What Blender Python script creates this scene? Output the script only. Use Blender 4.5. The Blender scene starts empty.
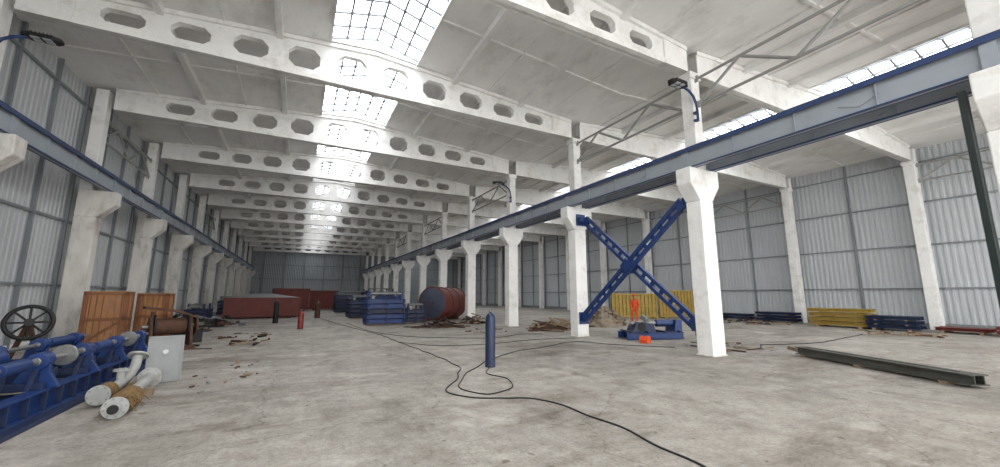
import bpy, bmesh, math, random
from mathutils import Vector, Matrix, Euler
random.seed(7)
scene = bpy.context.scene
COL = scene.collection

# ------------------------------------------------------------------ materials
def new_mat(name):
    m = bpy.data.materials.new(name); m.use_nodes = True
    nt = m.node_tree
    b = nt.nodes.get("Principled BSDF")
    return m, nt, b

def rgb(r, g, b):
    f = lambda c: (c/255.0/12.92) if c/255.0 <= 0.04045 else ((c/255.0+0.055)/1.055)**2.4
    return (f(r), f(g), f(b), 1)

def mat(name, col, rough=0.6, metal=0.0, var=0.25, scale=3.0, col2=None, stain=None,
        stain_amt=0.4, stain_scale=1.2, bump=0.0, bump_scale=25, stretch=(1, 1, 1)):
    m, nt, b = new_mat(name)
    N, L = nt.nodes, nt.links
    geo = N.new("ShaderNodeNewGeometry")
    mp = N.new("ShaderNodeMapping"); mp.inputs["Scale"].default_value = stretch
    L.new(geo.outputs["Position"], mp.inputs["Vector"])
    n1 = N.new("ShaderNodeTexNoise"); n1.inputs["Scale"].default_value = scale
    n1.inputs["Detail"].default_value = 6; n1.inputs["Roughness"].default_value = 0.65
    L.new(mp.outputs[0], n1.inputs["Vector"])
    r1 = N.new("ShaderNodeValToRGB")
    r1.color_ramp.elements[0].position = 0.3; r1.color_ramp.elements[1].position = 0.7
    c = rgb(*col)
    d = rgb(*col2) if col2 else tuple(x*(1-var) for x in c[:3])+(1,)
    r1.color_ramp.elements[0].color = d; r1.color_ramp.elements[1].color = c
    L.new(n1.outputs["Fac"], r1.inputs["Fac"])
    out = r1.outputs["Color"]
    if stain:
        n2 = N.new("ShaderNodeTexNoise"); n2.inputs["Scale"].default_value = stain_scale
        n2.inputs["Detail"].default_value = 9; n2.inputs["Roughness"].default_value = 0.7
        L.new(mp.outputs[0], n2.inputs["Vector"])
        r2 = N.new("ShaderNodeValToRGB")
        r2.color_ramp.elements[0].position = 0.5; r2.color_ramp.elements[1].position = 0.72
        r2.color_ramp.elements[0].color = (0, 0, 0, 1)
        r2.color_ramp.elements[1].color = (stain_amt,)*3+(1,)
        L.new(n2.outputs["Fac"], r2.inputs["Fac"])
        mx = N.new("ShaderNodeMixRGB"); mx.inputs[2].default_value = rgb(*stain)
        L.new(r2.outputs["Color"], mx.inputs[0]); L.new(out, mx.inputs[1])
        out = mx.outputs[0]
    L.new(out, b.inputs["Base Color"])
    b.inputs["Roughness"].default_value = rough
    b.inputs["Metallic"].default_value = metal
    if bump:
        n3 = N.new("ShaderNodeTexNoise"); n3.inputs["Scale"].default_value = bump_scale
        n3.inputs["Detail"].default_value = 5
        L.new(mp.outputs[0], n3.inputs["Vector"])
        bp = N.new("ShaderNodeBump"); bp.inputs["Strength"].default_value = bump
        bp.inputs["Distance"].default_value = 0.03
        L.new(n3.outputs["Fac"], bp.inputs["Height"]); L.new(bp.outputs[0], b.inputs["Normal"])
    return m

M = {}
M['white'] = mat("whitewashed_concrete", (240, 239, 236), 0.8, var=0.10, scale=1.5, stain=(168, 160, 148), stain_amt=0.5, stain_scale=1.6, bump=0.25)
M['whitedirty'] = mat("dirty_whitewash", (230, 226, 219), 0.85, var=0.22, scale=2.5, stain=(116, 98, 80), stain_amt=0.7, stain_scale=1.3, bump=0.35, stretch=(1, 1, 0.4))
M['ceil'] = mat("ceiling_whitewash", (236, 235, 233), 0.9, var=0.12, scale=0.8, stain=(176, 173, 168), stain_amt=0.55, stain_scale=1.0, bump=0.3, bump_scale=8, stretch=(1, 0.5, 1))
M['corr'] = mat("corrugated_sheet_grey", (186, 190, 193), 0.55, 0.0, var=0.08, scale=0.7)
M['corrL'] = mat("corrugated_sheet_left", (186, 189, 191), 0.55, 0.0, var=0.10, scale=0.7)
M['corrF'] = mat("corrugated_sheet_far", (158, 163, 168), 0.6, 0.0, var=0.12, scale=0.7)  # far wall colour lightened to stand in for haze
M['girt'] = mat("girt_steel", (134, 139, 143), 0.5, 0.1, var=0.15)
M['web'] = mat("crane_beam_grey", (154, 161, 168), 0.5, 0.1, var=0.15, scale=1)
M['bluetrim'] = mat("crane_beam_blue", (34, 58, 104), 0.45, 0.1, var=0.2)
M['blue'] = mat("machine_blue_paint", (30, 62, 122), 0.45, 0.05, var=0.35, scale=4, stain=(66, 68, 76), stain_amt=0.55)
M['blued'] = mat("dark_blue_paint", (32, 48, 84), 0.5, 0.05, var=0.35, scale=4, stain=(74, 70, 66), stain_amt=0.5)
M['maroon'] = mat("maroon_primer", (118, 52, 44), 0.6, 0.0, var=0.3, scale=1.5, stain=(84, 54, 46), stain_amt=0.5)
M['slate'] = mat("slate_blue_steel", (72, 80, 98), 0.5, 0.1, var=0.3, scale=2, stain=(112, 62, 50), stain_amt=0.7)
M['rust'] = mat("rusty_steel", (98, 68, 52), 0.8, 0.1, var=0.5, scale=6, stain=(50, 42, 38), stain_amt=0.7)
M['steel'] = mat("bare_steel", (150, 150, 150), 0.35, 0.6, var=0.3, scale=6)
M['grey'] = mat("grey_painted_steel", (140, 143, 142), 0.5, 0.1, var=0.2)
M['galv'] = mat("bracing_tube_grey", (158, 158, 155), 0.5, 0.1, var=0.2)
M['greenbeam'] = mat("grey_green_primer", (90, 90, 84), 0.75, 0.0, var=0.3, scale=3, stain=(72, 66, 56), stain_amt=0.5)
M['dark'] = mat("dark_iron", (38, 36, 36), 0.6, 0.3, var=0.4)
M['black'] = mat("black_rubber", (34, 33, 32), 0.6, var=0.3)
M['dgreen'] = mat("dark_green_paint", (24, 38, 36), 0.5, var=0.3)
M['wood'] = mat("crate_plywood", (176, 124, 82), 0.7, var=0.35, scale=3, stretch=(6, 6, 0.8), bump=0.15)
M['woodd'] = mat("crate_frame_timber", (140, 90, 56), 0.7, var=0.35, scale=3)
M['woodl'] = mat("old_timber", (158, 138, 112), 0.8, var=0.45, scale=4, bump=0.2)
M['pipew'] = mat("white_pipe_paint", (172, 173, 170), 0.5, var=0.25, scale=4, stain=(120, 106, 90), stain_amt=0.65)
M['rope'] = mat("hemp_rope", (136, 108, 72), 0.95, var=0.5, scale=30, bump=0.6, bump_scale=60)
M['yellow'] = mat("yellow_paint", (186, 157, 74), 0.6, var=0.3, scale=3, stain=(124, 104, 62), stain_amt=0.5)
M['orange'] = mat("hi_vis_orange", (226, 84, 34), 0.7, var=0.2, scale=10)
M['navy'] = mat("dark_workwear", (38, 42, 54), 0.8, var=0.3, scale=10)
M['skin'] = mat("skin", (196, 142, 112), 0.5, var=0.1, scale=20)
M['hair'] = mat("hair_brown", (46, 32, 24), 0.7)
M['helmet'] = mat("helmet_white", (230, 230, 224), 0.3, var=0.05)
M['rubble'] = mat("rubble", (156, 142, 124), 0.95, var=0.5, scale=5, bump=0.8, bump_scale=15)
M['red'] = mat("cylinder_red", (132, 46, 40), 0.45, var=0.3)
M['gasblue'] = mat("cylinder_blue", (34, 52, 84), 0.4, 0.1, var=0.35, scale=6, stain=(80, 72, 66), stain_amt=0.5)
M['lens'] = mat("lamp_lens", (190, 195, 200), 0.2)

# floor
m, nt, b = new_mat("floor_concrete"); N, L = nt.nodes, nt.links
geo = N.new("ShaderNodeNewGeometry")
def noise(scale, detail=6, rough=0.6, st=(1, 1, 1)):
    mp = N.new("ShaderNodeMapping"); mp.inputs["Scale"].default_value = st
    L.new(geo.outputs["Position"], mp.inputs["Vector"])
    n = N.new("ShaderNodeTexNoise"); n.inputs["Scale"].default_value = scale
    n.inputs["Detail"].default_value = detail; n.inputs["Roughness"].default_value = rough
    L.new(mp.outputs[0], n.inputs["Vector"]); return n.outputs["Fac"]
def ramp(fac, p0, c0, p1, c1):
    r = N.new("ShaderNodeValToRGB")
    r.color_ramp.elements[0].position = p0; r.color_ramp.elements[0].color = c0
    r.color_ramp.elements[1].position = p1; r.color_ramp.elements[1].color = c1
    L.new(fac, r.inputs["Fac"]); return r.outputs["Color"]
def mix(t, f, a, c):
    x = N.new("ShaderNodeMixRGB"); x.blend_type = t
    if hasattr(f, 'is_linked'): L.new(f, x.inputs[0])
    else: x.inputs[0].default_value = f
    for i, v in ((1, a), (2, c)):
        if hasattr(v, 'is_linked'): L.new(v, x.inputs[i])
        else: x.inputs[i].default_value = v
    return x.outputs[0]
W = (1, 1, 1, 1)
base = ramp(noise(0.35, 8, 0.65), 0.35, rgb(155, 149, 141), 0.65, rgb(181, 175, 167))
base = mix('MULTIPLY', 1.0, base, ramp(noise(2.2, 12, 0.8), 0.36, (0.66, 0.65, 0.63, 1), 0.58, W))
base = mix('MULTIPLY', 1.0, base, ramp(noise(0.8, 12, 0.8, (1, 0.35, 1)), 0.34, (0.60, 0.58, 0.55, 1), 0.5, W))
base = mix('MULTIPLY', 1.0, base, ramp(noise(0.5, 12, 0.75, (0.4, 1.3, 1)), 0.38, (0.66, 0.63, 0.60, 1), 0.48, W))
base = mix('MULTIPLY', 0.6, base, ramp(noise(22, 4, 0.8), 0.35, (0.5, 0.5, 0.5, 1), 0.55, W))
base = mix('MULTIPLY', 0.9, base, ramp(noise(6, 3, 0.5), 0.27, (0.4, 0.37, 0.35, 1), 0.34, W))
dustf = ramp(noise(0.6, 10, 0.7), 0.54, (0, 0, 0, 1), 0.7, (0.65, 0.65, 0.65, 1))
base = mix('MIX', dustf, base, rgb(200, 195, 187))
vor = N.new("ShaderNodeTexVoronoi"); vor.feature = 'DISTANCE_TO_EDGE'; vor.inputs["Scale"].default_value = 0.28
nz = N.new("ShaderNodeTexNoise"); nz.inputs["Scale"].default_value = 1.5; nz.inputs["Detail"].default_value = 5
L.new(geo.outputs["Position"], nz.inputs["Vector"])
vm = N.new("ShaderNodeVectorMath"); vm.operation = 'ADD'
L.new(geo.outputs["Position"], vm.inputs[0]); L.new(nz.outputs["Color"], vm.inputs[1]); L.new(vm.outputs[0], vor.inputs["Vector"])
base = mix('MULTIPLY', 0.6, base, ramp(vor.outputs["Distance"], 0.0, (0.45, 0.43, 0.41, 1), 0.006, W))
L.new(base, b.inputs["Base Color"])
b.inputs["Roughness"].default_value = 0.72
bp = N.new("ShaderNodeBump"); bp.inputs["Strength"].default_value = 0.3; bp.inputs["Distance"].default_value = 0.02
L.new(noise(12, 8, 0.75), bp.inputs["Height"]); L.new(bp.outputs[0], b.inputs["Normal"])
M['floor'] = m

# skylight glass: emission stands in for daylight (full near, dimmed in far bays)
for key, nm, st in (('sky', "skylight_glass_daylight", 5.6), ('sky2', "skylight_glass_dimmed", 3.0)):
    m, nt, b = new_mat(nm)
    b.inputs["Base Color"].default_value = (0.8, 0.84, 0.87, 1)
    b.inputs["Emission Color"].default_value = (0.96, 0.98, 1.0, 1)
    b.inputs["Emission Strength"].default_value = st
    M[key] = m

# ------------------------------------------------------------------ mesh builder
class B:
    def __init__(s, name):
        s.name = name; s.bm = bmesh.new(); s.mats = []
    def mi(s, k):
        mm = M[k]
        if mm not in s.mats: s.mats.append(mm)
        return s.mats.index(mm)
    def verts_faces(s, vs, fs, k, smooth=False):
        i = s.mi(k); bv = [s.bm.verts.new(v) for v in vs]; out = []
        for f in fs:
            try:
                fc = s.bm.faces.new([bv[j] for j in f]); fc.material_index = i; fc.smooth = smooth; out.append(fc)
            except ValueError: pass
        return bv, out
    def box(s, c, size, k, rot=None):
        hx, hy, hz = size[0]/2, size[1]/2, size[2]/2
        R = Euler(rot).to_matrix() if rot else Matrix.Identity(3)
        C = Vector(c)
        vs = [C+R@Vector((x*hx, y*hy, z*hz)) for x in (-1, 1) for y in (-1, 1) for z in (-1, 1)]
        s.verts_faces(vs, [(0, 1, 3, 2), (4, 6, 7, 5), (0, 4, 5, 1), (2, 3, 7, 6), (0, 2, 6, 4), (1, 5, 7, 3)], k)
    def bx(s, x0, x1, y0, y1, z0, z1, k):
        s.box(((x0+x1)/2, (y0+y1)/2, (z0+z1)/2), (abs(x1-x0), abs(y1-y0), abs(z1-z0)), k)
    def frame(s, d, up=Vector((0, 0, 1))):
        d = d.normalized()
        if abs(d.dot(up)) > 0.99: up = Vector((0, 1, 0))
        a = d.cross(up).normalized(); return a, a.cross(d).normalized()
    def bar(s, p1, p2, w, h, k, up=Vector((0, 0, 1))):
        p1, p2 = Vector(p1), Vector(p2); a, u = s.frame(p2-p1, up)
        vs = [p+a*(w/2*x)+u*(h/2*y) for p in (p1, p2) for x in (-1, 1) for y in (-1, 1)]
        s.verts_faces(vs, [(0, 1, 3, 2), (4, 6, 7, 5), (0, 4, 5, 1), (2, 3, 7, 6), (0, 2, 6, 4), (1, 5, 7, 3)], k)
    def ibeam(s, p1, p2, w, h, k, t=0.02, up=Vector((0, 0, 1))):
        p1, p2 = Vector(p1), Vector(p2); a, u = s.frame(p2-p1, up)
        s.bar(p1+u*(h/2-t/2), p2+u*(h/2-t/2), w, t, k, up)
        s.bar(p1-u*(h/2-t/2), p2-u*(h/2-t/2), w, t, k, up)
        s.bar(p1, p2, t, h-2*t, k, up)
    def cyl(s, p1, p2, r, k, seg=16, r2=None):
        p1, p2 = Vector(p1), Vector(p2); r2 = r if r2 is None else r2
        a, u = s.frame(p2-p1); i = s.mi(k)
        r1v = [s.bm.verts.new(p1+(a*math.cos(2*math.pi*j/seg)+u*math.sin(2*math.pi*j/seg))*r) for j in range(seg)]
        r2v = [s.bm.verts.new(p2+(a*math.cos(2*math.pi*j/seg)+u*math.sin(2*math.pi*j/seg))*r2) for j in range(seg)]
        for j in range(seg):
            f = s.bm.faces.new((r1v[j], r1v[(j+1) % seg], r2v[(j+1) % seg], r2v[j])); f.smooth = True; f.material_index = i
        for rv in (r1v, r2v):
            f = s.bm.faces.new(rv); f.material_index = i
            for e in f.edges: e.smooth = False
    def tube(s, pts, r, k, seg=8, closed=False):
        pts = [Vector(p) for p in pts]; i = s.mi(k); rings = []; n = len(pts)
        for q in range(n):
            if closed: d = pts[(q+1) % n]-pts[q-1]
            else: d = pts[min(q+1, n-1)]-pts[max(q-1, 0)]
            a, u = s.frame(d)
            rings.append([s.bm.verts.new(pts[q]+(a*math.cos(2*math.pi*j/seg)+u*math.sin(2*math.pi*j/seg))*r) for j in range(seg)])
        for q in range(n if closed else n-1):
            A, C = rings[q], rings[(q+1) % n]
            for j in range(seg):
                f = s.bm.faces.new((A[j], A[(j+1) % seg], C[(j+1) % seg], C[j])); f.smooth = True; f.material_index = i
        if not closed:
            for rv in (rings[0], rings[-1]):
                f = s.bm.faces.new(rv); f.material_index = i
    def ring(s, c, axis, R, r, k, seg=28):
        c, axis = Vector(c), Vector(axis).normalized()
        a, u = s.frame(axis); i = s.mi(k); rs = []
        for q in range(seg):
            th = 2*math.pi*q/seg; rd = a*math.cos(th)+u*math.sin(th)
            rs.append([s.bm.verts.new(c+rd*(R+r*math.cos(2*math.pi*j/8))+axis*(r*math.sin(2*math.pi*j/8))) for j in range(8)])
        for q in range(seg):
            for j in range(8):
                f = s.bm.faces.new((rs[q][j], rs[q][(j+1) % 8], rs[(q+1) % seg][(j+1) % 8], rs[(q+1) % seg][j])); f.smooth = True; f.material_index = i
    def lathe(s, prof, c, k, axis=(0, 0, 1), seg=24):
        c, ax = Vector(c), Vector(axis).normalized(); a, u = s.frame(ax); i = s.mi(k); rs = []
        for r, z in prof:
            rs.append([s.bm.verts.new(c+ax*z+(a*math.cos(2*math.pi*j/seg)+u*math.sin(2*math.pi*j/seg))*max(r, 1e-4)) for j in range(seg)])
        for q in range(len(rs)-1):
            for j in range(seg):
                f = s.bm.faces.new((rs[q][j], rs[q][(j+1) % seg], rs[q+1][(j+1) % seg], rs[q+1][j])); f.smooth = True; f.material_index = i
    def prism(s, poly, plane, lo, hi, k):
        def P(a, c, w):
            return {'XZ': (a, w, c), 'YZ': (w, a, c), 'XY': (a, c, w)}[plane]
        n = len(poly)
        vs = [P(a, c, lo) for a, c in poly]+[P(a, c, hi) for a, c in poly]
        fs = [tuple(range(n)), tuple(range(2*n-1, n-1, -1))]+[(j, (j+1) % n, n+(j+1) % n, n+j) for j in range(n)]
        s.verts_faces(vs, fs, k)
    def done(s, loc=(0, 0, 0), rot=(0, 0, 0), bevel=0, parent=None, link=True):
        bmesh.ops.recalc_face_normals(s.bm, faces=s.bm.faces)
        me = bpy.data.meshes.new(s.name); s.bm.to_mesh(me); s.bm.free()
        for mm in s.mats: me.materials.append(mm)
        ob = bpy.data.objects.new(s.name, me); COL.objects.link(ob)
        ob.location = loc; ob.rotation_euler = rot
        if bevel:
            bv = ob.modifiers.new("bevel", 'BEVEL'); bv.width = bevel; bv.segments = 2; bv.limit_method = 'ANGLE'
        if parent: ob.parent = parent
        return ob
def dup(ob, loc, rot=(0, 0, 0)):
    o = ob.copy(); o.location = loc; o.rotation_euler = rot; COL.objects.link(o); return o

# ------------------------------------------------------------------ dimensions (metres)
XL, XC, XR = -7.1, 10.9, 28.9      # column rows
WL, WR = -7.75, 29.6               # wall planes
Y0, YE = -6.0, 74.2
YS = [1.5+6*i for i in range(-1, 13)]   # -4.5 ... 73.5
BZ = 8.87                          # beam soffit
BR = 5.6                           # bracket top
def roofz(x):
    mid = 1.9 if x < XC else 19.9
    return 9.72+0.72*(1-abs(x-mid)/9.0)

# floor
f = B("floor"); f.bx(WL-0.1, WR+0.1, Y0-6, YE+0.3, -0.2, 0, 'floor'); f.done()

# walls: real trapezoidal sheet
def corrugated(name, along, pos, a0, a1, z0, z1, sgn, k):
    w = B(name); pts = []; p = 0.25; a = a0
    while a < a1:
        pts += [(a, 0), (a+0.09, 0), (a+0.12, 0.028), (a+0.22, 0.028)]; a += p
    vs = []; fs = []
    for i, (q, o) in enumerate(pts):
        for z in (z0, z1):
            vs.append((pos+sgn*o, q, z) if along == 'Y' else (q, pos+sgn*o, z))
    for i in range(len(pts)-1): fs.append((2*i, 2*i+1, 2*i+3, 2*i+2))
    w.verts_faces(vs, fs, k); return w
w = corrugated("wall_left", 'Y', WL, Y0, YE, 0, 9.75, 1, 'corrL')
w.bx(WL-0.06, WL-0.02, Y0, YE, 0, 9.75, 'corrL'); w.done()
w = corrugated("wall_right", 'Y', WR, Y0, YE, 0, 9.75, -1, 'corr')
w.bx(WR+0.02, WR+0.06, Y0, YE, 0, 9.75, 'corr'); w.done()
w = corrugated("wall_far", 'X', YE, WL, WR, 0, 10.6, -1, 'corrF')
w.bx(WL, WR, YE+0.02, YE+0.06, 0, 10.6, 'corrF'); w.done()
g = B("trim_left_wall_girts")
for z in (2.1, 4.4, 6.9, 8.9): g.bx(WL+0.04, WL+0.12, Y0, YE-0.05, z-0.04, z+0.04, 'girt')
y = Y0+1.5
while y < YE:
    g.bx(WL+0.04, WL+0.14, y-0.045, y+0.045, 0, 9.7, 'girt'); y += 2.0
g.bx(WL+0.04, WL+0.12, Y0, YE-0.05, 0, 0.25, 'white'); g.done()
g = B("trim_right_wall_girts")
for z in (2.1, 4.4, 6.7, 8.9): g.bx(WR-0.12, WR-0.04, Y0, YE-0.05, z-0.035, z+0.035, 'girt')
y = Y0+1.5
while y < YE:
    g.bx(WR-0.14, WR-0.04, y-0.045, y+0.045, 0, 9.7, 'girt'); y += 3.0
g.bx(WR-0.12, WR-0.04, Y0, YE-0.05, 0, 0.3, 'girt'); g.done()
g = B("trim_far_wall_girts")
for z in (2.1, 4.4, 6.7, 8.9): g.bx(WL+.2, WR-.2, YE-0.13, YE-0.045, z-0.04, z+0.04, 'girt')
for x in [WL+3*i+2.6 for i in range(12)]: g.bx(x-0.1, x+0.1, YE-0.25, YE-0.045, 0, 9.7, 'girt')
g.done()

# ceiling with skylight openings
c = B("ceiling")
def slab(x0, x1, y0, y1):
    z0, z1 = roofz(x0+1e-3), roofz(x1-1e-3)
    c.prism([(x0, z0), (x1, z1), (x1, z1+0.15), (x0, z0+0.15)], 'XZ', y0, y1, 'ceil')
for (xa, xm, xb) in ((WL, 1.9, XC), (XC, 19.9, WR)):
    slab(xa, xm-1.5, Y0, YE); slab(xm+1.5, xb, Y0, YE)
    for i in range(len(YS)-1):
        ya, yb = YS[i], YS[i+1]
        c.prism([(xm-1.5, roofz(xm-1.5)), (xm, roofz(xm)), (xm+1.5, roofz(xm+1.5)), (xm+1.5, 10.6), (xm-1.5, 10.6)], 'XZ', ya-0.25, ya+0.25, 'ceil')
    c.prism([(xm-1.5, roofz(xm-1.5)), (xm, roofz(xm)), (xm+1.5, roofz(xm+1.5)), (xm+1.5, 10.6), (xm-1.5, 10.6)], 'XZ', YS[-1]-0.25, YE, 'ceil')
    c.prism([(xm-1.5, roofz(xm-1.5)), (xm, roofz(xm)), (xm+1.5, roofz(xm+1.5)), (xm+1.5, 10.6), (xm-1.5, 10.6)], 'XZ', Y0, YS[0]-0.2, 'ceil')
    base = XL if xa == WL else XC
    for k in range(1, 12):
        x = base+1.5*k
        if abs(x-xm) < 1.4: continue
        z = roofz(x); d = 0.22 if k % 2 == 0 else 0.06; ww = 0.09 if k % 2 == 0 else 0.03
        c.bx(x-ww, x+ww, Y0, YE, z-d, z+0.05, 'ceil')
    for ya in YS[:-1]:
        for q in (3.0,):
            for (p, r) in ((xa, xm-1.5), (xm+1.5, xb)):
                zz0, zz1 = roofz(p+1e-3), roofz(r-1e-3)
                c.prism([(p, zz0-0.06), (r, zz1-0.06), (r, zz1+0.02), (p, zz0+0.02)], 'XZ', ya+q-0.04, ya+q+0.04, 'ceil')
c.done()

for wi, xm in enumerate((1.9, 19.9)):
    s = B("window_%d" % (wi+1))
    ze = roofz(xm-1.5)+0.15; zr = ze+0.42
    for i in range(len(YS)-1):
        ya, yb = YS[i]+0.25, YS[i+1]-0.25
        kk = 'sky' if ya < 24 or (wi == 1 and ya < 45) else 'sky2'
        s.verts_faces([(xm-1.5, ya, ze+.02), (xm, ya, zr), (xm, yb, zr), (xm-1.5, yb, ze+.02)], [(0, 1, 2, 3)], kk)
        s.verts_faces([(xm+1.5, ya, ze+.02), (xm, ya, zr), (xm, yb, zr), (xm+1.5, yb, ze+.02)], [(0, 1, 2, 3)], kk)
        for j in range(7):
            x = xm-1.5+0.5*j; z = ze+0.42*(1-abs(x-xm)/1.5)-0.03
            s.bx(x-0.03, x+0.03, ya, yb, z-0.05, z+0.02, 'girt')
        nr = 8
        for j in range(nr+1):
            yy = ya+(yb-ya)*j/nr
            for sg in (-1, 1):
                s.bar((xm+sg*1.5, yy, ze-0.02), (xm, yy, zr-0.04), 0.06, 0.07, 'girt')
        for yy in (ya, yb):
            s.prism([(xm-1.5, ze), (xm+1.5, ze), (xm, zr)], 'XZ', yy-0.01, yy+0.01, 'ceil')
    s.done()

# ------------------------------------------------------------------ roof beams
def beam_mesh(holes):
    cu = bpy.data.curves.new("beam_outline", 'CURVE'); cu.dimensions = '2D'; cu.fill_mode = 'BOTH'
    def spl(pts):
        sp = cu.splines.new('POLY'); sp.points.add(len(pts)-1)
        for i, (x, z) in enumerate(pts): sp.points[i].co = (x, z, 0, 1)
        sp.use_cyclic_u = True
    spl([(-8.75, 0), (8.75, 0), (8.75, 0.86), (0, 1.56), (-8.75, 0.86)])
    if holes:
        for q in (0.75, 2.25, 3.75, 5.25, 6.75):
            for sg in (-1, 1):
                x = q*sg; D = 1.56-0.7*q/8.75
                hh = (D-0.5)/2*0.82; zc = D*0.5-0.02; hw = 0.47; cc = min(0.2, hh*0.6)
                spl([(x-hw+cc, zc-hh), (x+hw-cc, zc-hh), (x+hw, zc-hh+cc), (x+hw, zc+hh-cc), (x+hw-cc, zc+hh), (x-hw+cc, zc+hh), (x-hw, zc+hh-cc), (x-hw, zc-hh+cc)])
    cu.extrude = 0.11
    ob = bpy.data.objects.new("t", cu); COL.objects.link(ob)
    dg = bpy.context.evaluated_depsgraph_get()
    me = bpy.data.meshes.new_from_object(ob.evaluated_get(dg)); bpy.data.objects.remove(ob)
    me.transform(Matrix.Rotation(math.pi/2, 4, 'X'))
    bm = bmesh.new(); bm.from_mesh(me)
    b2 = B("x"); b2.bm.free(); b2.bm = bm
    b2.mats = [M['white']]
    for fc in bm.faces: fc.material_index = 0
    b2.bx(-8.75, 8.75, -0.15, 0.15, 0.0, 0.18, 'white')
    b2.prism([(-8.75, 0.72), (0, 1.42), (8.75, 0.72), (8.75, 0.855), (0, 1.555), (-8.75, 0.855)], 'XZ', -0.2, 0.2, 'white')
    b2.bx(-8.75, -7.7, -0.16, 0.16, 0.0, 0.8, 'white'); b2.bx(7.7, 8.75, -0.16, 0.16, 0.0, 0.8, 'white')
    bmesh.ops.recalc_face_normals(bm, faces=bm.faces)
    out = bpy.data.meshes.new("roof_beam"); bm.to_mesh(out); bm.free(); out.materials.append(M['white'])
    return out
me_h = beam_mesh(True); me_s = beam_mesh(False)
for y in YS:
    for xm, me in ((1.9, me_h), (19.9, me_s)):
        o = bpy.data.objects.new("roof_beam", me); o.location = (xm, y, BZ); COL.objects.link(o)

# ------------------------------------------------------------------ columns
def col_center():
    s = B("concrete_column")
    s.bx(-.3, .3, -.25, .25, 0, 4.6, 'white')
    s.prism([(-.3, 4.6), (.3, 4.6), (.68, 5.1), (.68, BR), (-.68, BR), (-.68, 5.1)], 'XZ', -.25, .25, 'white')
    s.bx(-.2, .2, -.2, .2, BR, BZ, 'white')
    s.bx(-.26, .26, -.24, .24, BZ-0.25, BZ, 'white')
    s.bx(-.33, .33, -.28, .28, 0, 0.05, 'whitedirty')
    return s
def col_side(sg, crane=True):
    s = B("concrete_column"); k = 'whitedirty' if crane else 'white'
    if crane:
        s.bx(-.3, .3, -.25, .25, 0, 4.6, k)
        s.prism([(-.3, 4.6), (.3, 4.6), (.78, 5.1), (.78, BR), (-.3, BR)], 'XZ', -.25, .25, k)
        s.bx(-.3, .08, -.22, .22, BR, 9.6, 'white')
    else:
        s.bx(-.25, .25, -.22, .22, 0, BZ, k)
        s.bx(-.3, .3, -.26, .26, BZ-0.2, BZ, k)
        s.bx(.05*sg, .3*sg, -.22, .22, BZ, 9.6, k)
    return s
oc = col_center().done(loc=(XC, YS[0], 0), bevel=0.03)
for y in YS[1:]: dup(oc, (XC, y, 0))
ol = col_side(1).done(loc=(XL, YS[0], 0), bevel=0.03)
for y in YS[1:]: dup(ol, (XL, y, 0))
orr = col_side(1, False).done(loc=(XR, YS[0], 0), bevel=0.02)
for y in YS[1:]: dup(orr, (XR, y, 0))

# ------------------------------------------------------------------ crane runway beams
def crane_beam(x):
    s = B("crane_runway_beam"); ya, yb = Y0, 73.9; z0, z1 = BR, BR+.6
    s.bx(x-.11, x+.11, ya, yb, z0, z0+.025, 'bluetrim')
    s.bx(x-.13, x+.13, ya, yb, z1-.04, z1, 'bluetrim')
    s.bx(x-.15, x-.13, ya, yb, z1-.1, z1+.02, 'bluetrim'); s.bx(x+.13, x+.15, ya, yb, z1-.1, z1+.02, 'bluetrim')
    s.bx(x-.04, x+.04, ya, yb, z0, z1-.02, 'web')
    s.bx(x-.04, x+.04, ya, yb, z1, z1+.08, 'dark')
    for y in YS:
        s.bx(x-.10, x+.10, y-.1, y+.1, z0, z1-.05, 'web')
        for q in (1.5, 3.0, 4.5):
            if y+q < yb: s.bx(x-.09, x+.09, y+q-.008, y+q+.008, z0+.03, z1-.05, 'web')
        if y > 0:
            s.prism([(y-4.2-.35, z0+.29), (y-4.2, z0+.13), (y-4.2+.35, z0+.29), (y-4.2, z0+.45)], 'YZ', x-.06, x-.04, 'web')
    return s.done()
crane_beam(XL+.52); crane_beam(XC-.45); crane_beam(XC+.45)

# ------------------------------------------------------------------ bracing
def top_brace(x, ya, yb):
    s = B("roof_bracing_truss"); r = 0.045; a, c = ya+.25, yb-.25
    s.cyl((x, a, 8.62), (x, c, 8.62), r, 'galv', 8); s.cyl((x, a, 7.75), (x, c, 7.75), r, 'galv', 8)
    m_ = (a+c)/2
    s.cyl((x, a, 7.75), (x, (a+m_)/2, 8.62), r, 'galv', 8); s.cyl((x, (a+m_)/2, 8.62), (x, m_, 7.75), r, 'galv', 8)
    s.cyl((x, m_, 7.75), (x, (c+m_)/2, 8.62), r, 'galv', 8); s.cyl((x, (c+m_)/2, 8.62), (x, c, 7.75), r, 'galv', 8)
    for q in (a, c):
        for z in (7.75, 8.62): s.box((x, q-0.02 if q == a else q+.02, z), (.03, .16, .22), 'galv')
    return s.done()
for i in (1, 2, 4, 6, 8): top_brace(XC, YS[i], YS[i+1])
for i in (2, 4, 7): top_brace(XL-.1, YS[i], YS[i+1])
for i in (1, 3, 6): top_brace(XR, YS[i], YS[i+1])

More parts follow.
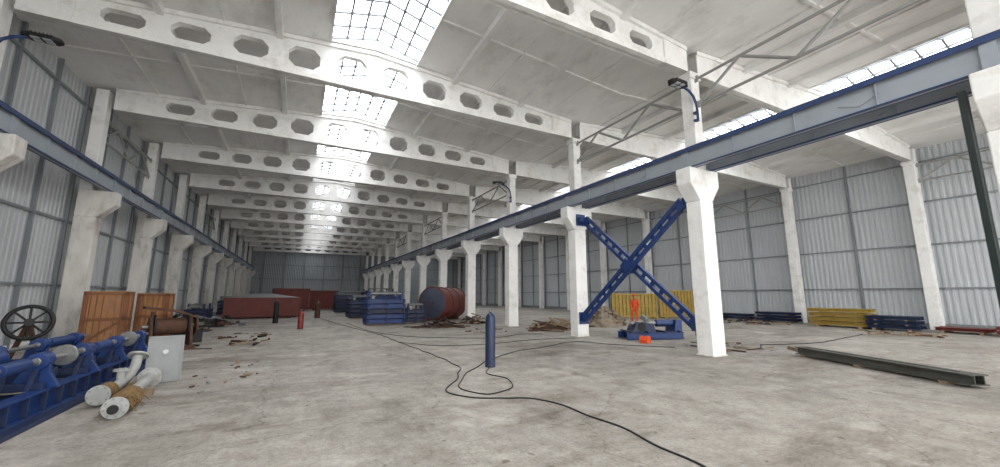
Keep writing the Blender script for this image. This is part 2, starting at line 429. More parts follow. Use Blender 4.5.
s = B("cross_bracing")
def lattice(s, p1, p2, x):
    p1, p2 = Vector(p1), Vector(p2); d = (p2-p1); n = Vector((0, -d.z, d.y)).normalized()*0.13; up = n.normalized()
    for sg in (-1, 1):
        s.bar(p1+n*sg, p2+n*sg, 0.12, 0.12, 'blue', up)
    k = 14
    for i in range(k):
        c2 = p1+d*((i+.5)/k)
        s.bar(c2-n, c2+n, 0.02, 0.16, 'blue', d.normalized())
    for t in (0.02, 0.98):
        s.bar(p1+d*(t-.02), p1+d*(t+.02), 0.1, 0.36, 'blue', up)
lattice(s, (XC-.12, 7.98, 4.7), (XC-.12, 13.02, 0.8), 0)
lattice(s, (XC+.12, 7.98, 0.8), (XC+.12, 13.02, 5.0), 0)
s.box((XC, 10.5, 2.83), (0.4, 0.4, 0.4), 'blue', (math.radians(45), 0, 0))
for y, z in ((7.80, 4.72), (13.20, 0.78), (7.80, .78), (13.20, 5.02)):
    s.box((XC, y, z), (.46, .04, .5), 'blue'); s.box((XC, y+(.1 if y < 10 else -.1), z), (.3, .2, .22), 'blue')
s.done()

# ------------------------------------------------------------------ lamps
def lamp(loc, sg):
    s = B("led_street_lamp")
    pts = [(0, 0, 0), (0, 0, .35), (sg*.04, 0, .6), (sg*.14, 0, .8), (sg*.32, 0, .93), (sg*.55, 0, 1.0)]
    s.tube(pts, 0.04, 'bluetrim', 10)
    s.box((0, 0.06, .05), (.14, .1, .06), 'bluetrim'); s.box((0, 0.06, .3), (.14, .1, .06), 'bluetrim')
    s.prism([(sg*.45, -.06), (sg*.6, -.16), (sg*1.05, -.17), (sg*1.18, -.08), (sg*1.18, .08), (sg*1.05, .17), (sg*.6, .16), (sg*.45, .06)], 'XY', 1.0, 1.09, 'dark')
    for q in range(6): s.box((sg*(.65+.07*q), 0, 1.11), (.015, .26, .06), 'dark')
    for q in range(2):
        for r_ in range(2): s.box((sg*(.72+.22*q), -.075+.15*r_, .995), (.16, .11, .02), 'lens')
    return s.done(loc=loc, bevel=0.006)
for y in (7.5, 19.5): lamp((XC-.2, y-.33, 7.1), -1)
for y in (13.5,): lamp((XL+.12, y-.35, 7.1), 1)

s = B("dark_green_downpipe"); s.box((0, 0, 2.7), (.17, .1, 5.4), 'dgreen')
for z in (.6, 2.4, 4.2): s.box((.12, -.0, z+.06), (.12, .06, .05), 'dgreen')
s.done(loc=(XC-.42, 1.9, 0), bevel=.01)

# ------------------------------------------------------------------ gas cylinders
def gas(name, loc, h, r, k):
    s = B(name)
    s.lathe([(0, 0), (r, 0), (r, .02), (r, h-.28), (r*.93, h-.2), (r*.7, h-.13), (r*.36, h-.1), (r*.3, h-.09), (r*.3, h-.06), (0, h-.06)], (0, 0, 0), k)
    s.cyl((0, 0, h-.08), (0, 0, h), r*.22, 'steel', 10)
    s.cyl((-.05, 0, h-.03), (.06, 0, h-.03), r*.13, 'steel', 8)
    s.ring((0, 0, h-.02), (0, 0, 1), r*.25, .01, 'dark', 14)
    s.ring((0, 0, .04), (0, 0, 1), r, .012, k)
    s.ring((0, 0, h*.68), (0, 0, 1), r-.002, .006, 'black')
    return s.done(loc=loc)
gas("gas_cylinder", (4.36, 8.9, 0), 1.4, .125, 'gasblue')
gas("gas_cylinder", (0.27, 23.1, 0), 1.0, .14, 'red')
gas("gas_cylinder", (-1.1, 28.7, 0), 1.45, .16, 'dark')
gas("gas_cylinder", (1.5, 33.5, 0), 1.3, .2, 'rust')

# ------------------------------------------------------------------ drum tank
s = B("steel_drum_tank")
Lh = 1.5; R = 1.08
prof = [(0, -Lh-.2), (R*.4, -Lh-.17), (R*.75, -Lh-.08), (R*.97, -Lh)]
s.lathe(prof, (0, 0, R+.12), 'slate', (0, 1, 0), 40)
s.lathe([(R, -Lh), (R, Lh), (R*.97, Lh), (R*.75, Lh+.08), (R*.4, Lh+.17), (0, Lh+.2)], (0, 0, R+.12), 'maroon', (0, 1, 0), 40)
for q in (-Lh, -.5, .5, Lh): s.ring((0, q, R+.12), (0, 1, 0), R+.01, .035, 'maroon', 40)
s.ring((0, -Lh-.1, R+.12), (0, 1, 0), .28, .03, 'maroon'); s.cyl((0, -Lh-.28, R+.12), (0, -Lh-.1, R+.12), .2, 'slate', 20)
for z in (-.5, .5):
    s.box((0, -Lh-.1, R+.12+z), (1.7, .05, .06), 'slate')
for q in (-.9, .9):
    s.prism([(-.8, 0), (.8, 0), (.72, .35), (.4, .18), (0, .12), (-.4, .18), (-.72, .35)], 'XZ', q-.08, q+.08, 'rust')
s.done(loc=(9.4, 26.9, 0), rot=(0, 0, -math.radians(50)))

# low maroon rectangular steel box with a shallow sheet lid
s = B("low_maroon_steel_box")
Lx, Ly, h = 4.9, 3.4, 1.5
s.bx(-Lx/2, Lx/2, -Ly/2, Ly/2, .12, h, 'maroon')
for i in range(9):
    x = -Lx/2+Lx*i/8
    for sg in (-1, 1): s.bx(x-.05, x+.05, sg*Ly/2-.06, sg*Ly/2+.06, .12, h, 'maroon')
for sg in (-1, 1):
    for z in (.17, h): s.bx(-Lx/2-.08, Lx/2+.08, sg*Ly/2-.09, sg*Ly/2+.09, z-.06, z+.06, 'maroon')
    for z in (.17, h): s.bx(sg*Lx/2-.09, sg*Lx/2+.09, -Ly/2, Ly/2, z-.06, z+.06, 'maroon')
s.verts_faces([(-Lx/2, -Ly/2, h+.06), (Lx/2, -Ly/2, h+.06), (Lx/2, Ly/2, h+.06), (-Lx/2, Ly/2, h+.06), (-.7, 0, h+.36), (.7, 0, h+.36)],
              [(0, 1, 5, 4), (1, 2, 5), (2, 3, 4, 5), (3, 0, 4)], 'grey')
for q in (-1.8, 0, 1.8): s.bx(q-.12, q+.12, -Ly/2, Ly/2, 0, .12, 'dark')
s.done(loc=(-2.4, 36.5, 0), rot=(0, 0, .12))
def container(loc, Lx, Ly, h, rot=0):
    s = B("maroon_steel_container")
    s.bx(-Lx/2, Lx/2, -Ly/2, Ly/2, .15, h, 'maroon')
    n = int(Lx/.5)
    for i in range(n+1):
        x = -Lx/2+Lx*i/n
        for sg in (-1, 1): s.bx(x-.06, x+.06, sg*Ly/2-.05, sg*Ly/2+.05, .15, h, 'maroon')
    for sg in (-1, 1):
        for z in (.2, h): s.bx(-Lx/2-.08, Lx/2+.08, sg*Ly/2-.09, sg*Ly/2+.09, z-.07, z+.07, 'maroon')
        for z in (.2, h): s.bx(sg*Lx/2-.09, sg*Lx/2+.09, -Ly/2, Ly/2, z-.07, z+.07, 'maroon')
    for q in (-.35, .35): s.bx(q*Lx-.15, q*Lx+.15, -Ly/2, Ly/2, 0, .14, 'dark')
    return s.done(loc=loc, rot=(0, 0, rot))
container((-.6, 50, 0), 3.4, 2.2, 2.4, .1); container((3.0, 51.5, 0), 3.0, 2.4, 2.2, -.1)
container((-3.6, 49, 0), 2.2, 3, 1.7)

# ------------------------------------------------------------------ blue steel frame stacks
def frames(name, loc, Lx, Ly, layers, k='blue', lh=.3, rot=0, uprights=True):
    s = B(name); z = .08
    for q in (-Ly*.3, Ly*.3): s.bx(-Lx*.5, Lx*.5, q-.07, q+.07, 0, .08, 'woodl')
    for l in range(layers):
        o = random.uniform(-.12, .12); zc = z+lh/2; kk = k if l % 3 != 2 else ('blued' if k == 'blue' else k)
        for sx in (-1, 0, 1): s.ibeam((sx*(Lx/2-.1), -Ly/2+o, zc), (sx*(Lx/2-.1), Ly/2+o, zc), .14, lh*.9, kk)
        for sy in (-1, -.33, .33, 1): s.ibeam((-Lx/2, sy*(Ly/2-.12)+o, zc), (Lx/2, sy*(Ly/2-.12)+o, zc), .12, lh*.8, kk)
        z += lh
    if uprights:
        for sx in (-1, 1):
            for sy in (-1, 1): s.box((sx*(Lx/2-.2), sy*(Ly/2-.3), z+.18), (.12, .12, .36), k)
        s.cyl((-Lx/2+.2, -Ly/2+.3, z+.3), (Lx/2-.2, -Ly/2+.3, z+.3), .07, 'steel', 10)
        s.cyl((-Lx/2+.3, -Ly/2, z+.1), (-Lx/2+.3, Ly/2, z+.1), .1, 'grey', 12)
    return s.done(loc=loc, rot=(0, 0, rot))
frames("blue_steel_frame_stack", (4.75, 24.4, 0), 2.2, 1.8, 5, lh=.29)
frames("blue_steel_frame_stack", (6.7, 25.2, 0), 1.3, 2.0, 3, 'blued', lh=.26)
frames("blue_steel_frame_stack", (4.6, 33.0, 0), 2.0, 3, 4, 'blued', lh=.32)
frames("blue_steel_frame_stack", (7.0, 36, 0), 2.6, 3, 5, lh=.32)
frames("blue_steel_frame_stack", (5.0, 44, 0), 3, 3, 5, 'blued', lh=.34)
frames("blue_steel_frame_stack", (8.2, 46, 0), 3, 4, 6, lh=.34)
frames("blue_steel_frame_stack", (-5.2, 43, 0), 1.8, 3, 4, 'blued', lh=.3)
frames("blue_steel_frame_stack", (-5.8, 33.0, 0), 1.2, 2.6, 3, 'blued', lh=.25)
def planks(name, loc, L_, w, layers, k, lh=.16, rot=0, n=4):
    s = B(name)
    for q in (-.35, .35): s.bx(q*L_-.06, q*L_+.06, -w/2, w/2, 0, .1, 'woodl')
    z = .1
    for l in range(layers):
        for i in range(n):
            yy = -w/2+w*(i+.5)/n; o = random.uniform(-.06, .06)
            s.ibeam((-L_/2+o, yy, z+lh/2), (L_/2+o, yy, z+lh/2), w/n*.9, lh*.92, k, .025)
        z += lh
        if l < layers-1:
            for q in (-.3, .3): s.bx(q*L_-.04, q*L_+.04, -w/2, w/2, z, z+.04, 'woodl')
            z += .04
    return s.done(loc=loc, rot=(0, 0, rot))
R90 = math.radians(90)
planks("yellow_beam_stack", (26.9, 10.6, 0), 2.7, 1.2, 4, 'yellow', .2, R90)
planks("blue_beam_stack", (26.7, 8.4, 0), 1.9, 1.1, 3, 'blued', .18, R90)
planks("blue_beam_stack", (28.0, 14.4, 0), 2.4, .9, 3, 'blued', .16, R90)
planks("blue_beam_stack", (28.0, 17.3, 0), 2.4, .9, 2, 'blued', .16, R90)
planks("red_beam_stack", (27.6, 6.3, 0), 1.7, 1.2, 1, 'maroon', .16, R90)
planks("red_beam_stack", (26.8, 4.5, 0), 1.3, 1.0, 2, 'maroon', .14, R90)
def ypanel(loc, rot, Lw=4.2, h=1.95):
    s = B("yellow_formwork_panel")
    s.bx(-Lw/2, Lw/2, -.03, .03, .1, h, 'yellow')
    n = 12
    for i in range(n+1):
        x = -Lw/2+Lw*i/n; s.bx(x-.04, x+.04, -.12, .12, .1, h, 'yellow')
    for z in (.14, h/2, h-.04): s.bx(-Lw/2-.04, Lw/2+.04, -.13, .13, z-.05, z+.05, 'yellow')
    for x in (-Lw/2+.2, Lw/2-.2): s.bx(x-.08, x+.08, -.6, .6, 0, .1, 'yellow'); s.bar((x, .55, .1), (x, .1, h*.8), .06, .06, 'yellow')
    return s.done(loc=loc, rot=(0, 0, rot))
ypanel((22.9, 21.8, 0), -math.radians(25), 3.4, 1.85); ypanel((26.4, 20.6, 0), -math.radians(25), 3.0, 2.1)

# ------------------------------------------------------------------ long beam on floor (right)
s = B("steel_beam_on_blocks")
L_ = 4.1
for q in (-1.6, 0.2, 1.8): s.bx(q-.08, q+.08, -.2, .2, 0, .05, 'woodl')
for yy in (-.1, .1): s.ibeam((-L_/2, yy, .15), (L_/2, yy, .15), .19, .2, 'greenbeam', .02)
s.bx(-L_/2+.3, L_/2-.1, -.03, .02, .252, .262, 'greenbeam')
s.done(loc=(12.45, 4.45, 0), rot=(0, 0, math.atan2(3.75, 1.7)))
s = B("timber_plank")
s.bx(-.45, .45, -.07, .07, 0, .05, 'woodl'); s.bx(-.3, .5, -.05, .04, .05, .09, 'woodl'); s.done(loc=(14.2, 6.9, 0), rot=(0, 0, .8))

# ------------------------------------------------------------------ blue machine between columns
s = B("blue_tube_bender_machine")
s.ibeam((-1.2, -.4, .15), (1.2, -.4, .15), .16, .26, 'blue'); s.ibeam((-1.2, .4, .15), (1.2, .4, .15), .16, .26, 'blue')
for q in (-1, -.3, .4, 1.05): s.bx(q-.06, q+.06, -.5, .5, .26, .34, 'blued')
s.prism([(-.9, .28), (.1, .28), (0, .62), (-.7, .68)], 'XZ', -.3, .3, 'blued')
s.cyl((-.9, -.1, .62), (1.2, -.1, .62), .07, 'steel', 14); s.cyl((.2, -.1, .62), (.9, -.1, .62), .14, 'blue', 16)
s.prism([(.85, .28), (1.2, .28), (1.2, .75), (.95, .75)], 'XZ', -.35, .35, 'blue')
s.cyl((-.5, -.32, .5), (-.5, .36, .5), .17, 'dark', 18); s.cyl((-.2, -.2, .72), (-.2, .2, .86), .1, 'grey', 14)
s.done(loc=(12.9, 11.5, 0), rot=(0, 0, -math.radians(20)), bevel=.008)
s = B("orange_tool_bag")
s.prism([(-.22, 0), (.22, 0), (.24, .12), (.15, .24), (-.15, .24), (-.24, .12)], 'XZ', -.14, .14, 'orange')
s.tube([(-.12, 0, .23), (-.08, 0, .33), (.08, 0, .33), (.12, 0, .23)], .015, 'black')
s.done(loc=(11.6, 10.6, 0), rot=(0, 0, .4), bevel=.02)

# ------------------------------------------------------------------ piles
def junk(name, loc, rx, ry, h, n, ks, ln=(.5, 1.8), th=(.05, .12)):
    s = B(name)
    for i in range(n):
        t = random.uniform(0, 2*math.pi); q = math.sqrt(random.random()); x, y = rx*q*math.cos(t), ry*q*math.sin(t)
        top = h*(1-q*q)*random.random(); l = random.uniform(*ln); w_ = random.uniform(*th); w2 = w_*random.uniform(.4, 1)
        tilt = random.uniform(-.25, .25)*(1 if top > .1 else 0)
        dz = abs(math.sin(tilt))*l/2
        s.box((x, y, w2/2+.01+top+dz), (l, w_, w2), random.choice(ks), (0, tilt, random.uniform(0, 3.14)))
    return s.done(loc=loc)
def mound(name, loc, rx, ry, h, k):
    s = B(name); n = 26; i = s.mi(k); rings = []
    for a in range(9):
        q = a/8; row = []
        for j in range(n):
            t = 2*math.pi*j/n; rr = q*(1+.18*math.sin(3*t+1)+random.uniform(-.06, .06))
            row.append(s.bm.verts.new((rx*rr*math.cos(t), ry*rr*math.sin(t), max(0, h*(1-q)**.8*(1+random.uniform(-.18, .18))) if a < 8 else 0)))
        rings.append(row)
    for a in range(8):
        for j in range(n):
            f = s.bm.faces.new((rings[a][j], rings[a][(j+1) % n], rings[a+1][(j+1) % n], rings[a+1][j])); f.material_index = i
    for _ in range(120):
        t = random.uniform(0, 6.28); q = random.random()**.6; z = h*(1-q)**.8
        sz = random.uniform(.06, .22)
        s.box((rx*q*math.cos(t), ry*q*math.sin(t), z+sz*.1 if z > .05 else sz*.4), (sz*1.6, sz, sz*.8), random.choice([k, 'woodl', k]), (random.random(), random.random(), random.random()*3))
    return s.done(loc=loc)
mound("rubble_pile", (15.8, 17.6, 0), 1.5, 1.2, 1.05, 'rubble')
mound("rubble_pile", (18.8, 20.6, 0), 1.5, 1.1, .9, 'rubble')
junk("timber_pile", (12.0, 16.6, 0), 1.5, 1.0, .5, 70, ['woodl', 'rust', 'woodl'], (.4, 1.4))
junk("timber_pile", (9.9, 22.8, 0), 0.6, 1.2, .5, 46, ['woodl', 'rust', 'dark'], (.3, 1.0))
junk("scrap_steel_pile", (7.0, 20.8, 0), 1.3, .8, .3, 60, ['rust', 'dark', 'rust'], (.5, 1.5), (.03, .08))
junk("scrap_steel_pile", (-4.9, 23.5, 0), 1.0, 1.6, .7, 70, ['rust', 'woodl', 'blued', 'dark'], (.4, 1.1), (.06, .22))
junk("scrap_steel_pile", (-3.8, 28.0, 0), 1.0, 1.6, .4, 40, ['rust', 'grey', 'dark'], (.4, 1.4), (.06, .2))
junk("scattered_offcuts", (13.1, 8.4, 0), 1.3, 1.3, .02, 30, ['woodl', 'rust', 'grey'], (.12, .7), (.03, .08))
junk("scattered_offcuts", (24.3, 7.5, 0), 1.2, 1.6, .05, 30, ['woodl', 'rust', 'woodl'], (.2, 1.0), (.04, .1))
junk("scattered_offcuts", (25.4, 15.5, 0), 1.2, 3.0, .15, 40, ['woodl', 'rust', 'blued'], (.2, 1.2), (.04, .12))
junk("scattered_offcuts", (-1.9, 18.5, 0), 1.2, 3.5, .03, 34, ['woodl', 'rust', 'dark'], (.12, .6), (.03, .08))
junk("scattered_offcuts", (-1.2, 11.0, 0), .7, 2.2, .0, 22, ['woodl', 'rust', 'grey'], (.04, .16), (.02, .05))
junk("scattered_offcuts", (8.4, 17.6, 0), 1.0, 1.2, .02, 22, ['woodl', 'rust', 'grey'], (.08, .5), (.03, .07))

# ------------------------------------------------------------------ crates
def crate(loc, sx, sy, sz, rot):
    s = B("wooden_crate")
    s.bx(-sx/2, sx/2, -sy/2, sy/2, .1, .14, 'wood')
    for q in (-sy*.4, 0, sy*.4): s.bx(-sx/2, sx/2, q-.05, q+.05, 0, .1, 'woodd')
    def side(ax, sg, L1):
        n = int(L1/.14)
        for i in range(n):
            u = -L1/2+L1*(i+.5)/n; w_ = L1/n*.9
            if ax == 'y': s.box((u, sg*(sy/2-.03), .1+(sz-.1)/2), (w_, .022, sz-.12), 'wood')
            else: s.box((sg*(sx/2-.03), u, .1+(sz-.1)/2), (.022, w_, sz-.12), 'wood')
        P = lambda u, z: (u, sg*(sy/2-.0), z) if ax == 'y' else (sg*(sx/2-.0), u, z)
        for z in (.16, sz*.52, sz-.05): s.bar(P(-L1/2, z), P(L1/2, z), .04, .1, 'woodd')
        for u in (-L1/2+.05, L1/2-.05):
            s.bar(P(u, .1), P(u, sz), .1, .04, 'woodd', Vector((0, 1, 0)) if ax == 'y' else Vector((1, 0, 0)))
        s.bar(P(-L1/2+.08, .2), P(L1/2-.08, sz*.5), .028, .08, 'woodd')
    for sg in (-1, 1): side('y', sg, sx); side('x', sg, sy)
    s.bx(-sx/2-.02, sx/2+.02, -sy/2-.02, sy/2+.02, sz-.01, sz+.02, 'wood')
    return s.done(loc=loc, rot=(0, 0, rot))
crate((-5.6, 17.8, 0), 1.05, .8, 1.85, .1)
crate((-5.0, 20.3, 0), .95, .7, 1.8, -.05)

# ------------------------------------------------------------------ blue roller bed (left foreground)
s = B("blue_roller_bed_machine")
ya, yb = 3.5, 14.2
for x in (-3.35, -4.75):
    s.ibeam((x, ya, .17), (x, yb, .17), .2, .34, 'blue', .03)
    y = ya+.2
    while y < yb:
        s.bx(x-.1, x+.1, y-.015, y+.015, .03, .32, 'blued'); y += .45
y = ya+.3
while y < yb:
    s.bx(-4.75, -3.35, y-.07, y+.07, .1, .26, 'blued'); y += 1.25
s.bx(-3.15, -3.0, ya, yb, 0, .06, 'blued')
H = .34; A = .74
for y in (4.6, 6.0, 7.4, 8.8, 10.2, 11.6, 13.0):
    for x in (-3.45, -4.6):
        s.prism([(x-.3, H), (x+.26, H), (x+.14, .55), (x+.1, .80), (x-.14, .80), (x-.2, .55)], 'XZ', y-.04, y+.04, 'blue')
        s.prism([(y-.28, H), (y+.28, H), (y+.06, .7), (y-.06, .7)], 'YZ', x-.03, x+.03, 'blued')
        s.cyl((x, y-.11, A), (x, y+.11, A), .13, 'blue', 20)
        s.cyl((x, y-.15, A), (x, y+.15, A), .06, 'steel', 14)
    s.cyl((-4.6, y+.5, .5), (-3.45, y+.5, .5), .08, 'blued', 16)
    s.cyl((-4.3, y+.5, .5), (-3.75, y+.5, .5), .11, 'blue', 16)
    s.bx(-4.8, -3.3, y-.22, y-.12, H, .44, 'blued')
s.cyl((-3.45, ya, A), (-3.45, 13.6, A), .04, 'steel', 14)
s.cyl((-4.6, ya, A), (-4.6, 13.6, A), .04, 'steel', 14)
for y in (5.3, 8.1, 10.9): s.cyl((-3.45, y-.3, A), (-3.45, y+.3, A), .09, 'blue', 18)
for y in (6.7, 9.5, 12.3): s.cyl((-4.6, y-.45, A), (-4.6, y+.45, A), .1, 'blue', 18)
for y in (6.7, 9.5, 12.3): s.cyl((-3.45, y-.03, A), (-3.45, y+.03, A), .17, 'steel', 22)
s.box((-4.05, 9.0, .5), (.6, .6, .32), 'blued'); s.cyl((-4.05, 8.5, .76), (-4.05, 9.1, .76), .14, 'blue', 18)
s.done(bevel=.006)
s = B("blue_roller_bed_machine")
for x in (-5.5, -6.5): s.ibeam((x, 6, .17), (x, 12.0, .17), .2, .34, 'blued', .03)
for y in (7, 8.5, 10, 11.5):
    s.bx(-6.5, -5.5, y-.08, y+.08, .1, .26, 'blued')
    for x in (-5.6, -6.4):
        s.prism([(x-.3, .34), (x+.3, .34), (x+.12, .85), (x-.12, .85)], 'XZ', y-.05, y+.05, 'blue')
        s.cyl((x, y-.1, .8), (x, y+.1, .8), .15, 'blue', 18)
    s.cyl((-6.4, y+.3, .55), (-5.6, y+.3, .55), .08, 'steel', 14)
s.cyl((-5.6, 6, .8), (-5.6, 12, .8), .05, 'steel', 12)
s.done(bevel=.006)

# spoked flywheel on stand
s = B("iron_flywheel_on_stand")
C = Vector((0, 0, 1.1)); ax = Vector((.38, -.92, .12)).normalized()
s.ring(C, ax, .38, .045, 'dark', 36)
a_, u_ = s.frame(ax)
for i in range(8):
    t = math.pi*i/4; s.cyl(C, C+(a_*math.cos(t)+u_*math.sin(t))*.38, .022, 'dark', 8)
s.cyl(C-ax*.1, C+ax*.12, .09, 'dark', 16); s.cyl(C-ax*.4, C, .05, 'steel', 12)
Pm = C-ax*.3
s.bar((Pm.x-.3, Pm.y, 0), (Pm.x, Pm.y, 1.1), .08, .08, 'rust'); s.bar((Pm.x+.3, Pm.y, 0), (Pm.x, Pm.y, 1.1), .08, .08, 'rust')
s.box((Pm.x, Pm.y, .05), (.9, .3, .1), 'rust')
s.done(loc=(-5.65, 13.6, 0))

# ------------------------------------------------------------------ white flanged pipes
def flange(s, c, ax, R, k='pipew', t=.03):
    c, ax = Vector(c), Vector(ax).normalized(); s.cyl(c-ax*t/2, c+ax*t/2, R, k, 28)
    a, u = s.frame(ax)
    for i in range(8):
        th = math.pi*i/4+.2; p = c+(a*math.cos(th)+u*math.sin(th))*R*.82
        s.cyl(p-ax*(t/2+.012), p+ax*(t/2+.012), .012, 'steel', 6)
s = B("flanged_pipe")
s.cyl((0, 0, .15), (-.06, 1.9, .24), .085, 'pipew', 20)
flange(s, (0, 0, .15), (-.03, 1, .05), .15); flange(s, (-.06, 1.9, .24), (-.03, 1, .05), .18); flange(s, (-.06, 1.94, .24), (-.03, 1, .05), .18)
s.cyl((0, -.09, .145), (0, 0, .15), .075, 'pipew', 20); s.cyl((0, -.091, .145), (0, -.1, .145), .065, 'dark', 20)
for i in range(12):
    s.ring((-.01*i*.1, .22+.045*i, .16), (random.uniform(-.15, .15), 1, random.uniform(-.15, .15)), .10+.03*(i % 2), .034, 'rope')
for i in range(34):
    y_ = random.uniform(.15, .8); t = random.uniform(-.5, 3.6)
    s.tube([(.12*math.cos(t), y_, .16+.1*math.sin(t)), (.19*math.cos(t), y_+random.uniform(-.08, .08), max(.02, .14+.15*math.sin(t))), (.22*math.cos(t), y_+random.uniform(-.15, .15), max(.015, .08+.13*math.sin(t)))], .008, 'rope', 5)
s.box((-.05, 1.5, .06), (.3, .12, .12), 'woodl')
s.done(loc=(-2.2, 7.75, 0), rot=(0, 0, .03))
s = B("flanged_pipe")
s.tube([(0, 0, .17), (0.02, .6, .2), (.03, 1.1, .28), (.03, 1.35, .4), (.03, 1.45, .58)], .08, 'pipew', 18)
flange(s, (0, -.01, .19), (0, 1, .05), .15); flange(s, (.03, 1.46, .6), (.0, .5, .8), .16)
s.cyl((.02, .75, .22), (.02, .75, .45), .06, 'pipew', 16); flange(s, (.02, .75, .45), (0, 0, 1), .12)
for i in range(5): s.ring((.0, .2+.05*i, .19), (.0, 1, .03), .09+.02*(i % 2), .028, 'rope')
s.box((.03, 1.0, .09), (.3, .12, .18), 'woodl')
s.done(loc=(-2.66, 8.6, 0))
s = B("grey_access_panel")
s.box((0, 0, .46), (.56, .03, .92), 'grey')
for x in (-.27, .27): s.box((x, -.02, .46), (.03, .05, .92), 'grey')
for z in (.03, .9): s.box((0, -.02, z), (.56, .05, .03), 'grey')
s.cyl((0, -.03, .6), (0, -.05, .6), .05, 'steel', 14)
s.bar((.18, 0.02, .6), (.18, .4, 0.02), .03, .03, 'grey'); s.bar((-.18, 0.02, .6), (-.18, .4, 0.02), .03, .03, 'grey')
s.done(loc=(-2.3, 10.4, 0), rot=(-.1, 0, .25))

# rusty machine
s = B("rusty_winch_machine")
s.bx(-.6, .6, -.5, .5, 0, .15, 'rust')
for x in (-.5, .5): s.prism([(-.5, .15), (.5, .15), (.3, .8), (.15, 1.05), (-.15, 1.05), (-.3, .8)], 'YZ', x-.04, x+.04, 'rust')
s.cyl((-.7, 0, .75), (.7, 0, .75), .07, 'steel', 14); s.cyl((-.4, 0, .75), (.4, 0, .75), .26, 'rust', 22)
s.cyl((-.45, 0, .75), (-.4, 0, .75), .4, 'dark', 26); s.cyl((.4, 0, .75), (.45, 0, .75), .4, 'dark', 26)
s.cyl((.62, 0, .75), (.68, 0, .75), .34, 'rust', 24); s.box((.75, .35, .35), (.35, .5, .4), 'dark')
s.prism([(-.7, 1.32), (.1, 1.2), (.6, 1.0), (.62, 1.06), (.12, 1.27), (-.7, 1.4)], 'XZ', -.25, .25, 'rust')
for x in (-.46, .46): s.bx(x-.04, x+.04, -.1, .1, 1.0, 1.22 if x < 0 else 1.06, 'rust')
s.done(loc=(-3.6, 16.4, 0), rot=(0, 0, .4), bevel=.01)
s = B("rusty_winch_machine")
s.bx(-.5, .5, -.6, .6, 0, .12, 'dark')
for y in (-.4, .4): s.prism([(-.4, .12), (.4, .12), (.15, .7), (-.15, .7)], 'XZ', y-.04, y+.04, 'dark')
s.cyl((0, -.55, .55), (0, .55, .55), .2, 'rust', 20); s.cyl((0, .5, .55), (0, .56, .55), .36, 'dark', 24)
s.done(loc=(-3.7, 19.0, 0), rot=(0, 0, .2))

# ------------------------------------------------------------------ hoses
def smooth(pts, n=10):
    P = [Vector(p) for p in pts]; out = []
    for i in range(len(P)-1):
        p0, p1, p2, p3 = P[max(i-1, 0)], P[i], P[i+1], P[min(i+2, len(P)-1)]
        for j in range(n):
            t = j/n
            out.append(.5*((2*p1)+(-p0+p2)*t+(2*p0-5*p1+4*p2-p3)*t*t+(-p0+3*p1-3*p2+p3)*t**3))
    out.append(P[-1]); return out
def hose(pts, r=.018):
    s = B("welding_hose"); q = smooth([(x, y, r) for x, y in pts])
    s.tube([Vector((p.x+.03*math.sin(p.y*5), p.y+.02*math.sin(p.x*6), r+.001)) for p in q], r, 'black', 6); return s.done()
hose([(1.7, 33.3), (2.1, 28), (2.56, 24.1), (3.0, 21), (3.39, 18.0), (3.5, 15), (3.64, 12.6), (3.68, 9.53), (3.3, 8.3), (2.8, 7.5), (2.55, 6.9), (2.77, 6.44), (3.3, 6.1), (3.77, 5.77), (3.94, 4.5), (3.88, 3.42), (3.79, 2.79), (3.5, 1.8)], .012)
hose([(4.25, 8.7), (3.9, 8.1), (4.07, 7.4), (3.7, 6.7), (3.1, 6.5), (2.9, 7.2), (3.4, 8.2), (4.6, 9.6), (6.14, 10.8), (7.6, 11.3), (9.4, 12.0), (10.2, 10.6), (11.4, 9.2)], .011)
hose([(2.9, 26), (3.3, 20), (4.2, 17), (5.6, 15.5), (7.4, 14.6), (9.0, 15.4), (10.0, 15.0)], .011)
hose([(14.6, 8.2), (17, 7.6), (20, 7.9), (22.5, 8.2)], .014)
hose([(3.5, 15), (4.5, 13.3), (6.3, 12.9), (8.4, 13.3), (10.2, 13.0)], .010)

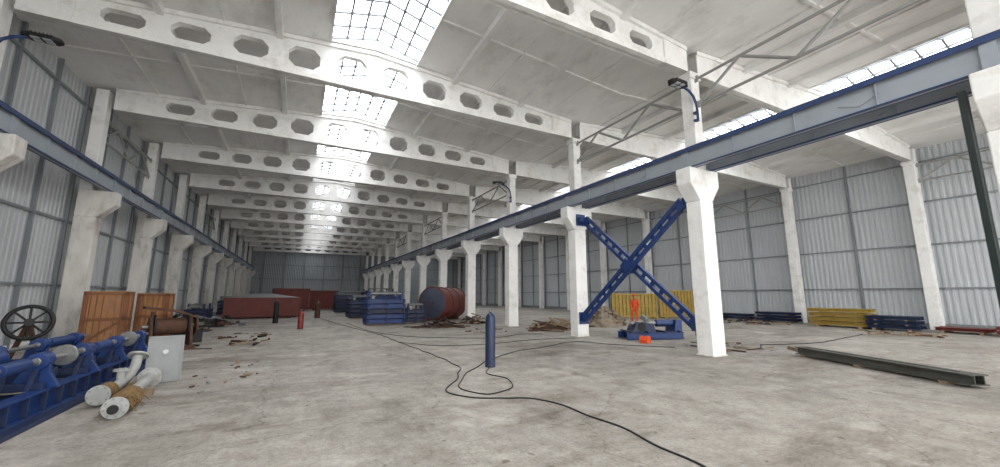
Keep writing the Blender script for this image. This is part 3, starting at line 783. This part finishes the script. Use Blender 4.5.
# ------------------------------------------------------------------ worker
def skin_obj(name, pts, edges, k, parent, root=0, sub=2):
    me = bpy.data.meshes.new(name); me.from_pydata([p[:3] for p in pts], edges, []); me.materials.append(M[k])
    o = bpy.data.objects.new(name, me); COL.objects.link(o); o.parent = parent
    md = o.modifiers.new("skin", 'SKIN'); md.use_smooth_shade = True
    for i, p in enumerate(pts):
        sv = me.skin_vertices[0].data[i]; sv.radius = (p[3], p[4] if len(p) > 4 else p[3]); sv.use_root = (i == root)
    ss = o.modifiers.new("sub", 'SUBSURF'); ss.levels = sub; ss.render_levels = sub
    return o
def worker(loc, rot, suit, lean=0.0):
    e = bpy.data.objects.new("worker", None); COL.objects.link(e); e.location = loc; e.rotation_euler = (0, 0, rot)
    f_ = -lean
    P = [(0, 0, .96, .15, .11), (0, f_*.3, 1.14, .14, .10), (0, f_*.7, 1.34, .17, .11), (0, f_, 1.46, .09, .08), (0, f_*1.15-.01, 1.53, .055),
         (.18, f_*.9, 1.42, .065), (.25, f_*.9-.03, 1.14, .052), (.23, f_-.22, .97, .042),
         (-.18, f_*.9, 1.42, .065), (-.26, f_*.9-.0, 1.14, .052), (-.22, f_-.18, .95, .042),
         (.1, 0, .86, .095), (.13, -.05, .5, .068), (.13, .0, .12, .055),
         (-.1, 0, .86, .095), (-.14, .0, .5, .068), (-.15, .07, .12, .055)]
    E = [(0, 1), (1, 2), (2, 3), (3, 4), (2, 5), (5, 6), (6, 7), (2, 8), (8, 9), (9, 10), (0, 11), (11, 12), (12, 13), (0, 14), (14, 15), (15, 16)]
    skin_obj("body_overalls", P, E, suit, e)
    for sx, bx_, by_ in ((1, .13, .0), (-1, -.15, .07)):
        skin_obj("boot", [(bx_, by_, .1, .055), (bx_, by_+.02, .045, .045, .045), (bx_, by_-.1, .042, .048, .042), (bx_, by_-.17, .036, .04, .036)], [(0, 1), (1, 2), (2, 3)], 'black', e)
    for sx, wx, wy, wz in ((1, .23, f_-.22, .97), (-1, -.22, f_-.18, .95)):
        pts = [(wx, wy, wz, .026), (wx, wy-.05, wz-.01, .036, .018), (wx, wy-.09, wz-.02, .036, .016)]; ed = [(0, 1), (1, 2)]
        for i, (dx, l) in enumerate(((-.03, .06), (-.01, .075), (.01, .07), (.03, .055))):
            n = len(pts); pts += [(wx+dx, wy-.12, wz-.03, .009), (wx+dx, wy-.12-l*.5, wz-.05, .009), (wx+dx, wy-.12-l*.6, wz-.05-l*.5, .008)]
            ed += [(2, n), (n, n+1), (n+1, n+2)]
        n = len(pts); pts += [(wx-sx*.045, wy-.06, wz-.02, .011), (wx-sx*.055, wy-.1, wz-.04, .01)]; ed += [(1, n), (n, n+1)]
        skin_obj("hand", pts, ed, 'skin', e, 0, 1)
    hy = f_*1.2-.03
    s = B("head")
    s.lathe([(0, -.12), (.045, -.115), (.066, -.08), (.078, -.03), (.082, .02), (.078, .07), (.055, .11), (0, .125)], (0, hy, 1.66), 'skin', seg=20)
    s.cyl((0, hy+.01, 1.5), (0, hy+.01, 1.6), .055, 'skin', 14)
    s.prism([(hy-.075, 1.67), (hy-.105, 1.635), (hy-.07, 1.625)], 'YZ', -.013, .013, 'skin')
    for sx in (-1, 1):
        s.box((sx*.03, hy-.076, 1.672), (.02, .008, .01), 'hair'); s.box((sx*.084, hy, 1.655), (.014, .03, .05), 'skin')
    s.box((0, hy-.07, 1.595), (.04, .008, .008), 'maroon')
    s.lathe([(.087, 0), (.089, .03), (.07, .075), (0, .09)], (0, hy+.012, 1.66), 'hair', seg=20)
    s.done(parent=e)
    s = B("hard_hat")
    s.lathe([(.125, 0), (.108, .01), (.105, .05), (.08, .1), (.03, .122), (0, .125)], (0, hy, 1.7), 'orange', seg=24)
    s.box((0, hy-.12, 1.702), (.13, .07, .01), 'orange'); s.done(parent=e)
    return e
worker((18.4, 17.5, 0), math.radians(-35), 'orange', .08)

# ------------------------------------------------------------------ world, camera
wd = bpy.data.worlds.new("overcast_sky"); scene.world = wd; wd.use_nodes = True
bg = wd.node_tree.nodes["Background"]; bg.inputs[0].default_value = (0.985, 0.985, 0.98, 1); bg.inputs[1].default_value = 3.8

cam = bpy.data.cameras.new("camera"); co = bpy.data.objects.new("camera", cam); COL.objects.link(co)
cam.sensor_fit = 'HORIZONTAL'; cam.sensor_width = 36; cam.lens = 13.86
th, ph = math.radians(27.5), math.radians(9.08)
d = Vector((math.sin(th)*math.cos(ph), math.cos(th)*math.cos(ph), math.sin(ph)))
co.location = (0, 0, 1.75); co.rotation_euler = d.to_track_quat('-Z', 'Y').to_euler()
cam.clip_end = 300; scene.camera = co
scene.view_settings.view_transform = 'Standard'
scene.view_settings.exposure = 0.24
